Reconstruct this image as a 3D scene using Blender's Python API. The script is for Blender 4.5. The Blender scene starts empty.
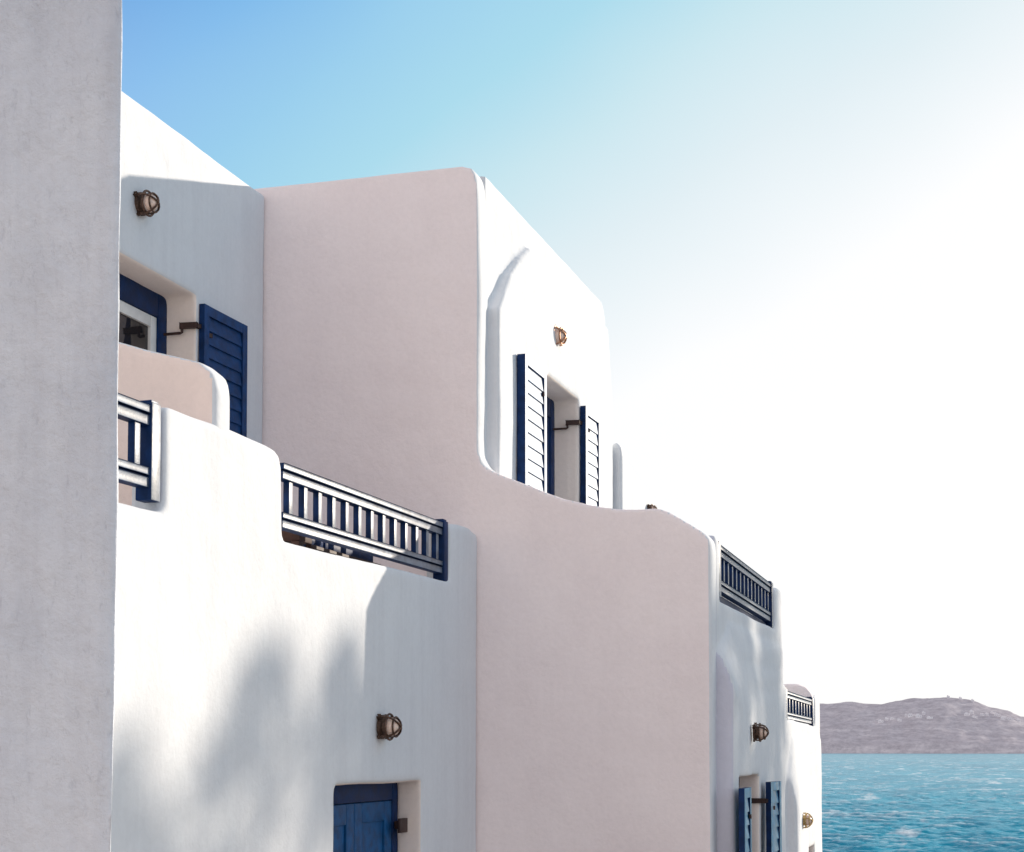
import bpy, bmesh, math, random
import numpy as np
from mathutils import Vector, Matrix, noise

random.seed(7)
rng = np.random.default_rng(11)
R = math.radians
SC = bpy.context.scene
COL = SC.collection

# ------------------------------------------------------------------ sun
SUN_AZ = 38.0      # degrees from +Y (along the row) towards +X (the sea)
SUN_EL = 12.9
SUN = Vector((math.sin(R(SUN_AZ)) * math.cos(R(SUN_EL)), math.cos(R(SUN_AZ)) * math.cos(R(SUN_EL)), math.sin(R(SUN_EL))))

# ------------------------------------------------------------------ planes of the row of houses
# X = distance seawards of the camera (negative: inland), Y = along the row, Z = above the eye
XA = -3.948        # lower front of the left house, upper front of the middle house
XE = -3.852        # thickened foot of the middle house's upper front
XD = -5.789        # upper front of the left house
XB = -2.115        # lower front of the middle house
XBB = -1.978       # its thickened foot
GZ = -2.45         # garden ground
FLOOR = 0.93       # terrace floors
SEA = -15.0


# ================================================================== materials
def nodes_of(name):
    m = bpy.data.materials.new(name)
    m.use_nodes = True
    nt = m.node_tree
    b = nt.nodes['Principled BSDF']
    return m, nt, b


def N(nt, typ, **kw):
    n = nt.nodes.new(typ)
    for k, v in kw.items():
        if k.startswith('i_'):
            n.inputs[k[2:].replace('_', ' ')].default_value = v
        else:
            setattr(n, k, v)
    return n


def ramp(nt, fac, stops):
    r = nt.nodes.new('ShaderNodeValToRGB')
    e = r.color_ramp.elements
    while len(e) < len(stops):
        e.new(0.5)
    for i, (p, c) in enumerate(stops):
        e[i].position = p
        e[i].color = (c[0], c[1], c[2], 1)
    nt.links.new(fac, r.inputs['Fac'])
    return r.outputs['Color']


def mix(nt, a, b, fac, mode='MIX'):
    m = nt.nodes.new('ShaderNodeMix')
    m.data_type = 'RGBA'
    m.blend_type = mode
    for sock, v in ((m.inputs['Factor'], fac), (m.inputs['A'], a), (m.inputs['B'], b)):
        if hasattr(v, 'is_linked') or hasattr(v, 'links'):
            nt.links.new(v, sock)
        elif isinstance(v, (int, float)):
            sock.default_value = v
        else:
            sock.default_value = (v[0], v[1], v[2], 1)
    return m.outputs['Result']


def plaster(name, col, dark, bump=0.25, pits=0.0, streak=0.5):
    """Hand-trowelled limewash: broad mottling, faint vertical rain streaks, fine grain, optional pits."""
    m, nt, b = nodes_of(name)
    g = N(nt, 'ShaderNodeNewGeometry')
    P = g.outputs['Position']
    n1 = N(nt, 'ShaderNodeTexNoise', i_Scale=0.9, i_Detail=6.0, i_Roughness=0.6)
    nt.links.new(P, n1.inputs['Vector'])
    c = ramp(nt, n1.outputs['Fac'], [(0.3, dark), (0.62, col)])
    mp = N(nt, 'ShaderNodeMapping')
    mp.inputs['Scale'].default_value = (7.0, 7.0, 0.45)
    nt.links.new(P, mp.inputs['Vector'])
    n2 = N(nt, 'ShaderNodeTexNoise', i_Scale=1.0, i_Detail=5.0, i_Roughness=0.65)
    nt.links.new(mp.outputs['Vector'], n2.inputs['Vector'])
    st = ramp(nt, n2.outputs['Fac'], [(0.36, (0.84, 0.83, 0.84)), (0.56, (1, 1, 1))])
    c = mix(nt, c, st, streak, 'MULTIPLY')
    n3 = N(nt, 'ShaderNodeTexNoise', i_Scale=26.0, i_Detail=6.0, i_Roughness=0.7)
    nt.links.new(P, n3.inputs['Vector'])
    gr = ramp(nt, n3.outputs['Fac'], [(0.3, (0.93, 0.93, 0.93)), (0.6, (1, 1, 1))])
    c = mix(nt, c, gr, 0.6, 'MULTIPLY')
    h = n3.outputs['Fac']
    if pits:
        mp2 = N(nt, 'ShaderNodeMapping')
        mp2.inputs['Scale'].default_value = (55.0, 55.0, 22.0)
        nt.links.new(P, mp2.inputs['Vector'])
        nz = N(nt, 'ShaderNodeTexNoise', i_Scale=1.0, i_Detail=4.0, i_Roughness=0.7)
        nt.links.new(mp2.outputs['Vector'], nz.inputs['Vector'])
        pm = ramp(nt, nz.outputs['Fac'], [(0.25, (0, 0, 0)), (0.43, (1, 1, 1))])
        big = N(nt, 'ShaderNodeTexNoise', i_Scale=3.0, i_Detail=3.0)
        nt.links.new(P, big.inputs['Vector'])
        bm_ = ramp(nt, big.outputs['Fac'], [(0.40, (1, 1, 1)), (0.55, (0, 0, 0))])
        pmm = mix(nt, pm, bm_, 1.0, 'LIGHTEN')
        c = mix(nt, c, mix(nt, (0.62, 0.62, 0.66), (1, 1, 1), pmm), pits, 'MULTIPLY')
        h = mix(nt, n3.outputs['Fac'], pmm, 0.16)
        cl = N(nt, 'ShaderNodeTexNoise', i_Scale=2.2, i_Detail=7.0, i_Roughness=0.7)
        nt.links.new(P, cl.inputs['Vector'])
        c = mix(nt, c, ramp(nt, cl.outputs['Fac'], [(0.35, (0.88, 0.89, 0.91)), (0.62, (1, 1, 1))]), 1.0, 'MULTIPLY')
    nt.links.new(c, b.inputs['Base Color'])
    b.inputs['Roughness'].default_value = 0.92
    b.inputs['Specular IOR Level'].default_value = 0.2
    bp = N(nt, 'ShaderNodeBump', i_Strength=bump, i_Distance=0.02)
    nt.links.new(h, bp.inputs['Height'])
    n5 = N(nt, 'ShaderNodeTexNoise', i_Scale=5.0, i_Detail=3.0)
    nt.links.new(P, n5.inputs['Vector'])
    bp2 = N(nt, 'ShaderNodeBump', i_Strength=bump * 0.9, i_Distance=0.05)
    nt.links.new(n5.outputs['Fac'], bp2.inputs['Height'])
    nt.links.new(bp.outputs['Normal'], bp2.inputs['Normal'])
    nt.links.new(bp2.outputs['Normal'], b.inputs['Normal'])
    return m


def paint(name, col, rough=0.42, spec=0.5, var=0.25):
    m, nt, b = nodes_of(name)
    g = N(nt, 'ShaderNodeNewGeometry')
    n1 = N(nt, 'ShaderNodeTexNoise', i_Scale=14.0, i_Detail=5.0)
    nt.links.new(g.outputs['Position'], n1.inputs['Vector'])
    lo = tuple(v * (1 - var) for v in col)
    hi = tuple(min(1, v * (1 + var)) for v in col)
    nt.links.new(ramp(nt, n1.outputs['Fac'], [(0.35, lo), (0.65, hi)]), b.inputs['Base Color'])
    rr = N(nt, 'ShaderNodeMapRange')
    rr.inputs['To Min'].default_value = rough - 0.06
    rr.inputs['To Max'].default_value = rough + 0.1
    nt.links.new(n1.outputs['Fac'], rr.inputs['Value'])
    nt.links.new(rr.outputs['Result'], b.inputs['Roughness'])
    b.inputs['Specular IOR Level'].default_value = spec
    bp = N(nt, 'ShaderNodeBump', i_Strength=0.12, i_Distance=0.01)
    n2 = N(nt, 'ShaderNodeTexNoise', i_Scale=60.0, i_Detail=3.0)
    nt.links.new(g.outputs['Position'], n2.inputs['Vector'])
    nt.links.new(n2.outputs['Fac'], bp.inputs['Height'])
    nt.links.new(bp.outputs['Normal'], b.inputs['Normal'])
    return m


M = {}
M['white'] = plaster('white limewashed stucco', (0.75, 0.775, 0.80), (0.71, 0.735, 0.765), 0.2, streak=0.25)
M['pinkish'] = plaster('end wall stucco with painted bounce light', (0.97, 0.878, 0.868), (0.91, 0.815, 0.81), 0.3, streak=0.07)  # bounced light on the end wall put into its colour
M['peach'] = plaster('stucco with painted peach bounce', (0.96, 0.79, 0.71), (0.93, 0.76, 0.68), 0.2, streak=0.1)  # peach bounce light put into the divider's colour
M['reveal'] = plaster('limewash of the reveals with painted warm light', (0.95, 0.86, 0.79), (0.90, 0.80, 0.73), 0.2, streak=0.1)  # warm light painted into camera-side reveals and soffits
M['shade_tint'] = plaster('limewash with painted shade', (0.66, 0.67, 0.76), (0.60, 0.61, 0.70), 0.2, streak=0.2)  # shade painted on the near faces of the middle house's foot
M['grey'] = plaster('rough grey white stucco', (0.90, 0.94, 0.99), (0.82, 0.86, 0.92), 0.5, pits=0.42, streak=0.6)
M['navy'] = paint('navy paint', (0.004, 0.025, 0.095), 0.5, 0.15)
M['rail'] = paint('navy paint pale with glare', (0.15, 0.185, 0.24), 0.42, 0.9, 0.3)  # seaward glare on the navy rails, painted as a pale colour
M['blue'] = paint('blue door paint', (0.006, 0.075, 0.21), 0.5, 0.2)
M['slat'] = paint('slat blue with sun glare', (0.22, 0.31, 0.43), 0.45, 0.6)  # sun glare on the blue slats, painted as a paler colour
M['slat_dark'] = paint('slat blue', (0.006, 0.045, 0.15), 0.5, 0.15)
M['slat_mid'] = paint('slat blue with sky glare', (0.03, 0.20, 0.36), 0.4, 0.6)  # sky glare on the blue slats, painted as a lighter colour
M['cream'] = paint('white window paint', (0.75, 0.74, 0.72), 0.45, 0.5, 0.05)
M['iron'] = paint('dark iron', (0.045, 0.022, 0.018), 0.55, 0.4)
M['wood'] = paint('brown lounger wood', (0.05, 0.02, 0.014), 0.6)
M['cloth'] = paint('pale cloth', (0.62, 0.58, 0.56), 0.9, 0.1)


def metal(name, col, rough):
    m, nt, b = nodes_of(name)
    g = N(nt, 'ShaderNodeNewGeometry')
    n1 = N(nt, 'ShaderNodeTexNoise', i_Scale=70.0, i_Detail=4.0)
    nt.links.new(g.outputs['Position'], n1.inputs['Vector'])
    nt.links.new(ramp(nt, n1.outputs['Fac'], [(0.35, tuple(v * 0.45 for v in col)), (0.65, col)]), b.inputs['Base Color'])
    b.inputs['Metallic'].default_value = 0.85
    b.inputs['Roughness'].default_value = rough
    return m


M['bronze'] = metal('weathered bronze', (0.16, 0.10, 0.075), 0.5)
M['copper'] = metal('bright copper', (0.62, 0.33, 0.20), 0.4)
M['brass'] = metal('brass', (0.70, 0.48, 0.20), 0.4)
m, nt, b = nodes_of('frosted lamp glass')
b.inputs['Base Color'].default_value = (0.80, 0.62, 0.52, 1)
b.inputs['Roughness'].default_value = 0.25
b.inputs['Subsurface Weight'].default_value = 0.2
b.inputs['Subsurface Radius'].default_value = (0.03, 0.02, 0.015)
M['frost'] = m
m, nt, b = nodes_of('window glass')
b.inputs['Base Color'].default_value = (0.02, 0.018, 0.02, 1)
b.inputs['Roughness'].default_value = 0.03
b.inputs['IOR'].default_value = 1.5
gn = N(nt, 'ShaderNodeNewGeometry')
nn = N(nt, 'ShaderNodeTexNoise', i_Scale=1.6, i_Detail=2.0)
nt.links.new(gn.outputs['Position'], nn.inputs['Vector'])
bb = N(nt, 'ShaderNodeBump', i_Strength=0.15, i_Distance=0.1)
nt.links.new(nn.outputs['Fac'], bb.inputs['Height'])
nt.links.new(bb.outputs['Normal'], b.inputs['Normal'])
M['glass'] = m


# ================================================================== object helpers
def tag(o, label=None, cat=None, group=None, kind=None):
    if label: o['label'] = label
    if cat: o['category'] = cat
    if group: o['group'] = group
    if kind: o['kind'] = kind
    return o


def thing(name, label, cat, loc, group=None, rot=None):
    o = bpy.data.objects.new(name, None)
    o.empty_display_size = 0.2
    COL.objects.link(o)
    o.location = loc
    if rot: o.rotation_euler = rot
    return tag(o, label, cat, group)


def world_loc(p):
    v = Vector((0, 0, 0))
    while p:
        v += p.location
        p = p.parent
    return v


def link(name, me, mats, parent=None):
    """Mesh given in world coordinates -> one object, parented, with its origin at its own base."""
    for mt in (mats if isinstance(mats, (list, tuple)) else [mats]):
        me.materials.append(mt)
    o = bpy.data.objects.new(name, me)
    COL.objects.link(o)
    n = len(me.vertices)
    co = np.empty(n * 3, dtype=np.float32)
    me.vertices.foreach_get('co', co)
    co = co.reshape(-1, 3)
    base = np.array([(co[:, 0].min() + co[:, 0].max()) / 2, (co[:, 1].min() + co[:, 1].max()) / 2, co[:, 2].min()], dtype=np.float32)
    co -= base
    me.vertices.foreach_set('co', co.ravel())
    me.update()
    w = Vector([float(v) for v in base])
    if parent:
        o.parent = parent
        o.location = w - world_loc(parent)
    else:
        o.location = w
    return o


def from_bm(name, bm, mats, parent=None, smooth=None):
    bmesh.ops.recalc_face_normals(bm, faces=bm.faces)
    me = bpy.data.meshes.new(name)
    bm.to_mesh(me)
    bm.free()
    if smooth is not None:
        me.polygons.foreach_set('use_smooth', [True] * len(me.polygons))
        me.set_sharp_from_angle(angle=R(smooth))
    return link(name, me, mats, parent)


def box(bm, x0, x1, y0, y1, z0, z1, mi=0, bev=0.0):
    x0, x1 = min(x0, x1), max(x0, x1)
    y0, y1 = min(y0, y1), max(y0, y1)
    z0, z1 = min(z0, z1), max(z0, z1)
    r = bmesh.ops.create_cube(bm, size=1.0)
    for v in r['verts']:
        v.co = Vector(((x0 + x1) / 2 + v.co.x * (x1 - x0), (y0 + y1) / 2 + v.co.y * (y1 - y0), (z0 + z1) / 2 + v.co.z * (z1 - z0)))
    fs = set(f for v in r['verts'] for f in v.link_faces)
    for f in fs: f.material_index = mi
    if bev:
        es = list(set(e for f in fs for e in f.edges))
        rr = bmesh.ops.bevel(bm, geom=es, offset=bev, segments=2, affect='EDGES', profile=0.5)
        for f in rr['faces']: f.material_index = mi
    return r['verts']


def beam(bm, p, q, w, h, mi=0, bev=0.004, up=(0, 0, 1)):
    """A rectangular bar from p to q: w across, h along `up`."""
    p, q = Vector(p), Vector(q)
    d = (q - p)
    L = d.length
    d.normalize()
    s = d.cross(Vector(up)).normalized()
    u = s.cross(d).normalized()
    r = bmesh.ops.create_cube(bm, size=1.0)
    for v in r['verts']:
        c = v.co.copy()
        v.co = (p + q) / 2 + d * (c.x * L) + s * (c.y * w) + u * (c.z * h)
    fs = set(f for v in r['verts'] for f in v.link_faces)
    for f in fs: f.material_index = mi
    if bev:
        es = list(set(e for f in fs for e in f.edges))
        rr = bmesh.ops.bevel(bm, geom=es, offset=bev, segments=2, affect='EDGES', profile=0.5)
        for f in rr['faces']: f.material_index = mi


def tube(bm, pts, rad, seg=8, mi=0, closed=False):
    pts = [Vector(p) for p in pts]
    n = len(pts)
    rings = []
    rads = rad if isinstance(rad, (list, tuple)) else [rad] * n
    prev = None
    for i, p in enumerate(pts):
        if closed:
            d = pts[(i + 1) % n] - pts[i - 1]
        else:
            d = pts[min(i + 1, n - 1)] - pts[max(i - 1, 0)]
        d.normalize()
        a = prev if prev is not None else (Vector((0, 0, 1)) if abs(d.z) < 0.9 else Vector((1, 0, 0)))
        s = d.cross(a)
        if s.length < 1e-5: s = d.orthogonal()
        s.normalize()
        u = s.cross(d).normalized()
        prev = u
        rings.append([bm.verts.new(p + (s * math.cos(2 * math.pi * k / seg) + u * math.sin(2 * math.pi * k / seg)) * rads[i]) for k in range(seg)])
    for i in range(n if closed else n - 1):
        a, b_ = rings[i], rings[(i + 1) % n]
        for k in range(seg):
            f = bm.faces.new((a[k], a[(k + 1) % seg], b_[(k + 1) % seg], b_[k]))
            f.material_index = mi
    if not closed:
        for rg in (rings[0], rings[-1]):
            f = bm.faces.new(rg)
            f.material_index = mi


def lathe_x(bm, prof, seg=24, mi=0):
    """Revolve (x, r) about the X axis."""
    rings = []
    for x, r in prof:
        if r < 1e-5:
            rings.append([bm.verts.new((x, 0, 0))])
        else:
            rings.append([bm.verts.new((x, r * math.cos(2 * math.pi * k / seg), r * math.sin(2 * math.pi * k / seg))) for k in range(seg)])
    for a, c in zip(rings, rings[1:]):
        for k in range(seg):
            k2 = (k + 1) % seg
            if len(a) == 1 and len(c) == 1: continue
            if len(a) == 1: f = bm.faces.new((a[0], c[k], c[k2]))
            elif len(c) == 1: f = bm.faces.new((a[k], c[0], a[k2]))
            else: f = bm.faces.new((a[k], c[k], c[k2], a[k2]))
            f.material_index = mi


# ------------------------------------------------------------------ hand-made stucco masses
def prism_x(bm, poly, xb, xf):
    """(Y, Z) outline from X = xb to xf; xf may be a function of z."""
    fx = xf if callable(xf) else (lambda z: xf)
    a = [bm.verts.new((xb, y, z)) for y, z in poly]
    c = [bm.verts.new((fx(z), y, z)) for y, z in poly]
    bm.faces.new(a)
    bm.faces.new(c[::-1])
    n = len(poly)
    for i in range(n):
        bm.faces.new((a[i], c[i], c[(i + 1) % n], a[(i + 1) % n]))


def prism_y(bm, poly, y0, y1):
    a = [bm.verts.new((x, y0, z)) for x, z in poly]
    c = [bm.verts.new((x, y1, z)) for x, z in poly]
    bm.faces.new(a)
    bm.faces.new(c[::-1])
    n = len(poly)
    for i in range(n):
        bm.faces.new((a[i], c[i], c[(i + 1) % n], a[(i + 1) % n]))


def loft_y(bm, pa, ya, pb, yb):
    a = [bm.verts.new((x, ya, z)) for x, z in pa]
    c = [bm.verts.new((x, yb, z)) for x, z in pb]
    bm.faces.new(a)
    bm.faces.new(c[::-1])
    n = len(pa)
    for i in range(n):
        bm.faces.new((a[i], c[i], c[(i + 1) % n], a[(i + 1) % n]))


def stucco(name, bm, mat, parent, voxel=0.026, soft=5, amp=0.008, reveal=None, slope=None, shade_tint=False):
    """Fuse the solids, round their edges the way a plasterer does and let the surface wander a little."""
    bm.normal_update()
    bmesh.ops.triangulate(bm, faces=[f for f in bm.faces if len(f.verts) > 4], ngon_method='EAR_CLIP')
    bmesh.ops.recalc_face_normals(bm, faces=bm.faces)
    me = bpy.data.meshes.new('tmp')
    bm.to_mesh(me)
    bm.free()
    o = bpy.data.objects.new('tmp', me)
    COL.objects.link(o)
    rm = o.modifiers.new('r', 'REMESH')
    rm.mode = 'VOXEL'
    rm.voxel_size = voxel
    sm = o.modifiers.new('s', 'SMOOTH')
    sm.factor = 0.5
    sm.iterations = soft
    dg = bpy.context.evaluated_depsgraph_get()
    me2 = bpy.data.meshes.new_from_object(o.evaluated_get(dg))
    bpy.data.objects.remove(o)
    bpy.data.meshes.remove(me)
    me2.name = name
    n = len(me2.vertices)
    co = np.empty(n * 3, dtype=np.float32)
    no = np.empty(n * 3, dtype=np.float32)
    me2.vertices.foreach_get('co', co)
    me2.vertices.foreach_get('normal', no)
    co = co.reshape(-1, 3)
    no = no.reshape(-1, 3)
    d = np.fromiter((noise.noise((c[0] * 1.3, c[1] * 1.3, c[2] * 1.3)) + 0.35 * noise.noise((c[0] * 5.0, c[1] * 5.0, c[2] * 5.0)) for c in co.tolist()), dtype=np.float32, count=n)
    co += no * (d * amp)[:, None]
    me2.vertices.foreach_set('co', co.ravel())
    me2.polygons.foreach_set('use_smooth', [True] * len(me2.polygons))
    me2.materials.clear()
    me2.update()
    if slope:                                        # sills slope a little along the row
        w_ = np.clip(1 - np.abs(co[:, 2] - slope[0]) / 0.3, 0, 1)
        co[:, 2] += slope[1] * (co[:, 1] - slope[2]) * w_
        me2.vertices.foreach_set('co', co.ravel())
    if reveal:
        pn = np.empty(len(me2.polygons) * 3, dtype=np.float32)
        me2.polygons.foreach_get('normal', pn)
        pn = pn.reshape(-1, 3)
        pc = np.empty(len(me2.polygons) * 3, dtype=np.float32)
        me2.polygons.foreach_get('center', pc)
        pc = pc.reshape(-1, 3)
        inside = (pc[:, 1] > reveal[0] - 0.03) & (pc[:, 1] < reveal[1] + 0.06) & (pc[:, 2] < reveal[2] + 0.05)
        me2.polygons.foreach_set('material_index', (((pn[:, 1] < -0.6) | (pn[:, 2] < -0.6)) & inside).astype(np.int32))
        mat = [mat, M['reveal'], M['shade_tint']]
        if shade_tint:
            me2.polygons.foreach_set('material_index', np.where((pn[:, 1] < -0.55) & ~inside, 2, ((pn[:, 1] < -0.6) | (pn[:, 2] < -0.6)) & inside).astype(np.int32))  # near faces outside the door get the painted shade
    return link(name, me2, mat, parent)


# ================================================================== the houses
house_w = thing('stucco_house', 'white house at the left with terrace divider in peach bounce light and tree shadow on its lower wall', 'house', (-6.0, 8.5, GZ), 'white stepped houses of the row')
house_m = thing('stucco_house', 'white house in the middle with a tall wavy-topped end wall in pinkish bounce light and blue louvred shutters', 'house', (-5.0, 14.0, GZ), 'white stepped houses of the row')
house_e = thing('stucco_house', 'smallest and lowest white house, last of the row beside the sea', 'house', (-4.5, 17.8, GZ), 'white stepped houses of the row')

# ---- left house: lower front with two railing notches and a door opening
bm = bmesh.new()
prism_x(bm, [(4.0, GZ - 0.2), (9.21, GZ - 0.2), (9.21, -0.232), (10.748, -0.232), (10.748, GZ - 0.2), (11.99, GZ - 0.2),
             (11.99, 1.66), (11.75, 1.692), (11.42, 1.675), (11.345, 1.63), (11.337, 1.207), (8.441, 1.207),
             (8.434, 1.60), (8.395, 1.672), (8.26, 1.698), (7.748, 1.702), (7.12, 1.692), (7.085, 1.66), (7.085, 1.207), (4.55, 1.207), (4.53, 1.69), (4.0, 1.69)],
        XA - 0.20, XA)
stucco('lower_wall', bm, M['white'], house_w, 0.024, 4, reveal=(9.21, 10.748, -0.232), slope=(1.207, 0.0193, 9.9))
# upper front, set back behind the terrace, with the opening of the terrace door
bm = bmesh.new()
prism_x(bm, [(4.0, FLOOR - 0.1), (9.30, FLOOR - 0.1), (9.30, 3.392), (10.838, 3.392), (10.838, FLOOR - 0.1), (11.99, FLOOR - 0.1),
             (11.99, 4.54), (4.0, 4.54)], XD - 0.34, XD)
stucco('upper_wall', bm, M['white'], house_w, 0.026, 3, reveal=(9.3, 10.838, 3.392))
# terrace divider running back from the parapet
bm = bmesh.new()
prism_y(bm, [(XA - 0.005, FLOOR), (XA - 0.005, 1.88), (-3.975, 1.965), (-4.06, 2.035), (-4.345, 2.115), (-4.6, 2.195), (-5.0, 2.33), (-5.3, 2.40), (XD - 0.02, 2.45), (XD - 0.02, FLOOR)], 7.62, 7.80)
# warm bounce light painted on the face; sunlit sea end and top left white
div = stucco('divider_wall', bm, [M['peach'], M['white']], house_w, 0.016, 14, 0.005)
for p in div.data.polygons:
    if p.normal.x > 0.45 or p.normal.z > 0.6:
        p.material_index = 1
# near end wall, back, roof and terrace floor
bm = bmesh.new()
box(bm, -11.0, XD - 0.342, 4.0, 4.3, GZ - 0.2, 4.48)
box(bm, -11.0, -10.7, 4.302, 11.99, GZ - 0.2, 4.48)
box(bm, XD - 0.342, XA - 0.202, 4.0, 4.3, GZ - 0.2, FLOOR - 0.022)
from_bm('rear_wall', bm, M['white'], house_w)
bm = bmesh.new()
box(bm, -10.7, XD - 0.345, 4.302, 11.99, 4.1, 4.32)
from_bm('roof', bm, M['white'], house_w)
bm = bmesh.new()
box(bm, XD - 0.33, XA - 0.205, 4.302, 11.99, FLOOR - 0.2, FLOOR - 0.02)
from_bm('terrace_floor', bm, M['white'], house_w)

# ---- middle house
bm = bmesh.new()     # the party wall with its stepped, wavy top
prism_y(bm, [(-11.0, GZ - 0.2), (-11.0, 4.612), (-4.10, 4.612), (-4.035, 4.604), (-3.99, 4.574), (-3.962, 4.50), (-3.951, 4.32),
              (-3.936, 3.5), (-3.949, 2.45), (-3.944, 2.30), (-3.912, 2.222), (-3.834, 2.159), (-3.606, 2.061), (-3.404, 1.974), (-3.244, 1.912), (-3.046, 1.857),
              (-2.85, 1.820), (-2.656, 1.812), (-2.54, 1.815), (-2.44, 1.785), (-2.273, 1.68), (-2.16, 1.605), (-2.122, 1.56), (-2.114, 1.48), (-2.114, GZ - 0.2)], 12.0, 12.236)
ew = stucco('end_wall', bm, [M['pinkish'], M['white']], house_m, 0.024, 4)
for p in ew.data.polygons:
    if p.normal.x > 0.5:
        p.material_index = 1  # sunlit rim stays white, without the painted bounce tint

bm = bmesh.new()     # upper front: plain at the top, thickened at the foot with a slanting shoulder
roof_e = [(16.26, 4.0), (16.26, 4.42), (16.20, 4.53), (16.08, 4.608), (12.3, 4.608), (12.2, 4.59)]
door_e = [(13.679, FLOOR - 0.1), (13.679, 3.286), (14.757, 3.286), (14.757, FLOOR - 0.1)]
prism_x(bm, [(12.2, FLOOR - 0.1)] + door_e + [(16.2, FLOOR - 0.1)] + roof_e, XA - 0.30, XA - 0.012)
door_e2 = [(13.673, FLOOR - 0.12), (13.673, 3.292), (14.763, 3.292), (14.763, FLOOR - 0.12)]
prism_x(bm, [(12.245, FLOOR - 0.12)] + door_e2 + [(16.15, FLOOR - 0.12), (16.15, 3.52), (12.245, 3.52)], XA - 0.2, XE)
sl = lambda z: XE + (XA + 0.045 - XE) * (z - 3.52) / (4.32 - 3.52)
prism_x(bm, [(12.25, 3.505), (16.15, 3.505), (16.15, 4.32), (13.30, 4.32), (13.0, 4.15), (12.66, 3.91), (12.50, 3.75)], XA - 0.15, sl)
stucco('upper_wall', bm, M['white'], house_m, 0.024, 3, reveal=(13.679, 14.757, 3.286))

bm = bmesh.new()     # lower front with railing notch
door_b = [(12.42, GZ - 0.2), (12.42, -0.222), (13.66, -0.222), (13.66, GZ - 0.2)]
prism_x(bm, [(12.24, GZ - 0.2)] + door_b + [(15.96, GZ - 0.2), (15.96, 1.50), (15.90, 1.55), (15.74, 1.555), (15.50, 1.53), (15.46, 1.48), (15.455, 1.132), (12.385, 1.136), (12.375, 1.56), (12.34, 1.61), (12.2, 1.62)],
        XB - 0.22, XB)
shoulder = [(XBB, 0.30), (-1.972, 0.42), (-2.005, 0.55), (-2.06, 0.66), (-2.133, 0.745), (-2.25, 0.76)]
batter = [(XBB, 0.05), (-1.985, 0.30), (-2.01, 0.50), (-2.05, 0.72), (-2.09, 0.95), (-2.16, 1.12)]
loft_y(bm, [(-2.3, -0.222), (XBB, -0.222)] + shoulder + [(-2.3, 0.76)], 12.17, [(-2.3, -0.222), (XBB, -0.222)] + batter + [(-2.3, 1.12)], 12.75)
flat = lambda k: lambda p: (p[0] + (XB + 0.012 - p[0]) * k * (1 if p[0] > XB else 0), p[1])      # the thick foot dies out along the front
b1 = [(-2.3, -0.222), (XBB, -0.222)] + batter + [(-2.3, 1.12)]
loft_y(bm, b1, 12.74, [flat(0.9)(p) for p in b1], 15.9)
prism_y(bm, [(-2.3, GZ - 0.2), (XBB, GZ - 0.2), (XBB, -0.2), (-2.3, -0.2)], 12.17, 12.42)
b2 = [(-2.3, GZ - 0.2), (XBB, GZ - 0.2), (XBB, -0.2), (-2.3, -0.2)]
loft_y(bm, [flat(0.25)(p) for p in b2], 13.66, [flat(0.9)(p) for p in b2], 15.9)
stucco('lower_wall', bm, M['white'], house_m, 0.024, 4, reveal=(12.42, 13.66, -0.222), shade_tint=True)
bm = bmesh.new()
box(bm, -11.0, -10.7, 12.24, 16.2, GZ - 0.2, 4.5)
box(bm, -10.69, XA - 0.302, 15.95, 16.2, GZ - 0.2, 4.5)
box(bm, XA - 0.302, XB - 0.222, 15.75, 15.95, GZ - 0.2, FLOOR - 0.022)
from_bm('rear_wall', bm, M['white'], house_m)
bm = bmesh.new()
box(bm, -10.69, XA - 0.305, 12.24, 15.94, 4.2, 4.4)
from_bm('roof', bm, M['white'], house_m)
bm = bmesh.new()
box(bm, XA - 0.29, XB - 0.225, 12.24, 15.95, FLOOR - 0.2, FLOOR - 0.02)
from_bm('terrace_floor', bm, M['white'], house_m)

# ---- last house, lower and smaller
bm = bmesh.new()
door_c = [(17.1, GZ - 0.2), (17.1, -1.06), (18.1, -1.07), (18.1, GZ - 0.2)]
prism_x(bm, [(15.97, GZ - 0.2)] + door_c + [(19.22, GZ - 0.2), (19.22, 0.55), (19.15, 0.60), (18.9, 0.61), (18.74, 0.585), (18.71, 0.54), (18.70, 0.25), (16.28, 0.30), (16.27, 0.62), (15.97, 0.65)], XB - 0.2, XB)
sh_c = [(-2.005, -0.62), (-2.008, -0.55), (-2.029, -0.46), (-2.06, -0.34), (-2.125, -0.265), (-2.25, -0.255)]
bat_c = [(-2.005, -0.70), (-2.02, -0.5), (-2.04, -0.3), (-2.07, -0.1), (-2.10, 0.1), (-2.16, 0.2)]
loft_y(bm, [(-2.3, -1.06), (-2.005, -1.06)] + sh_c + [(-2.3, -0.255)], 16.15, [(-2.3, -1.06), (-2.005, -1.06)] + bat_c + [(-2.3, 0.2)], 16.6)
c1_ = [(-2.3, -1.06), (-2.005, -1.06)] + bat_c + [(-2.3, 0.2)]
loft_y(bm, c1_, 16.59, [flat(0.95)(p) for p in c1_], 19.17)
prism_y(bm, [(-2.3, GZ - 0.2), (-2.005, GZ - 0.2), (-2.005, -1.0), (-2.3, -1.0)], 16.15, 17.1)
c2_ = [(-2.3, GZ - 0.2), (-2.005, GZ - 0.2), (-2.005, -1.0), (-2.3, -1.0)]
loft_y(bm, [flat(0.56)(p) for p in c2_], 18.1, [flat(0.95)(p) for p in c2_], 19.17)
stucco('lower_wall', bm, M['white'], house_e, 0.026, 4, reveal=(17.1, 18.1, -1.06))
bm = bmesh.new()     # rounded far end wall of its terrace
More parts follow.
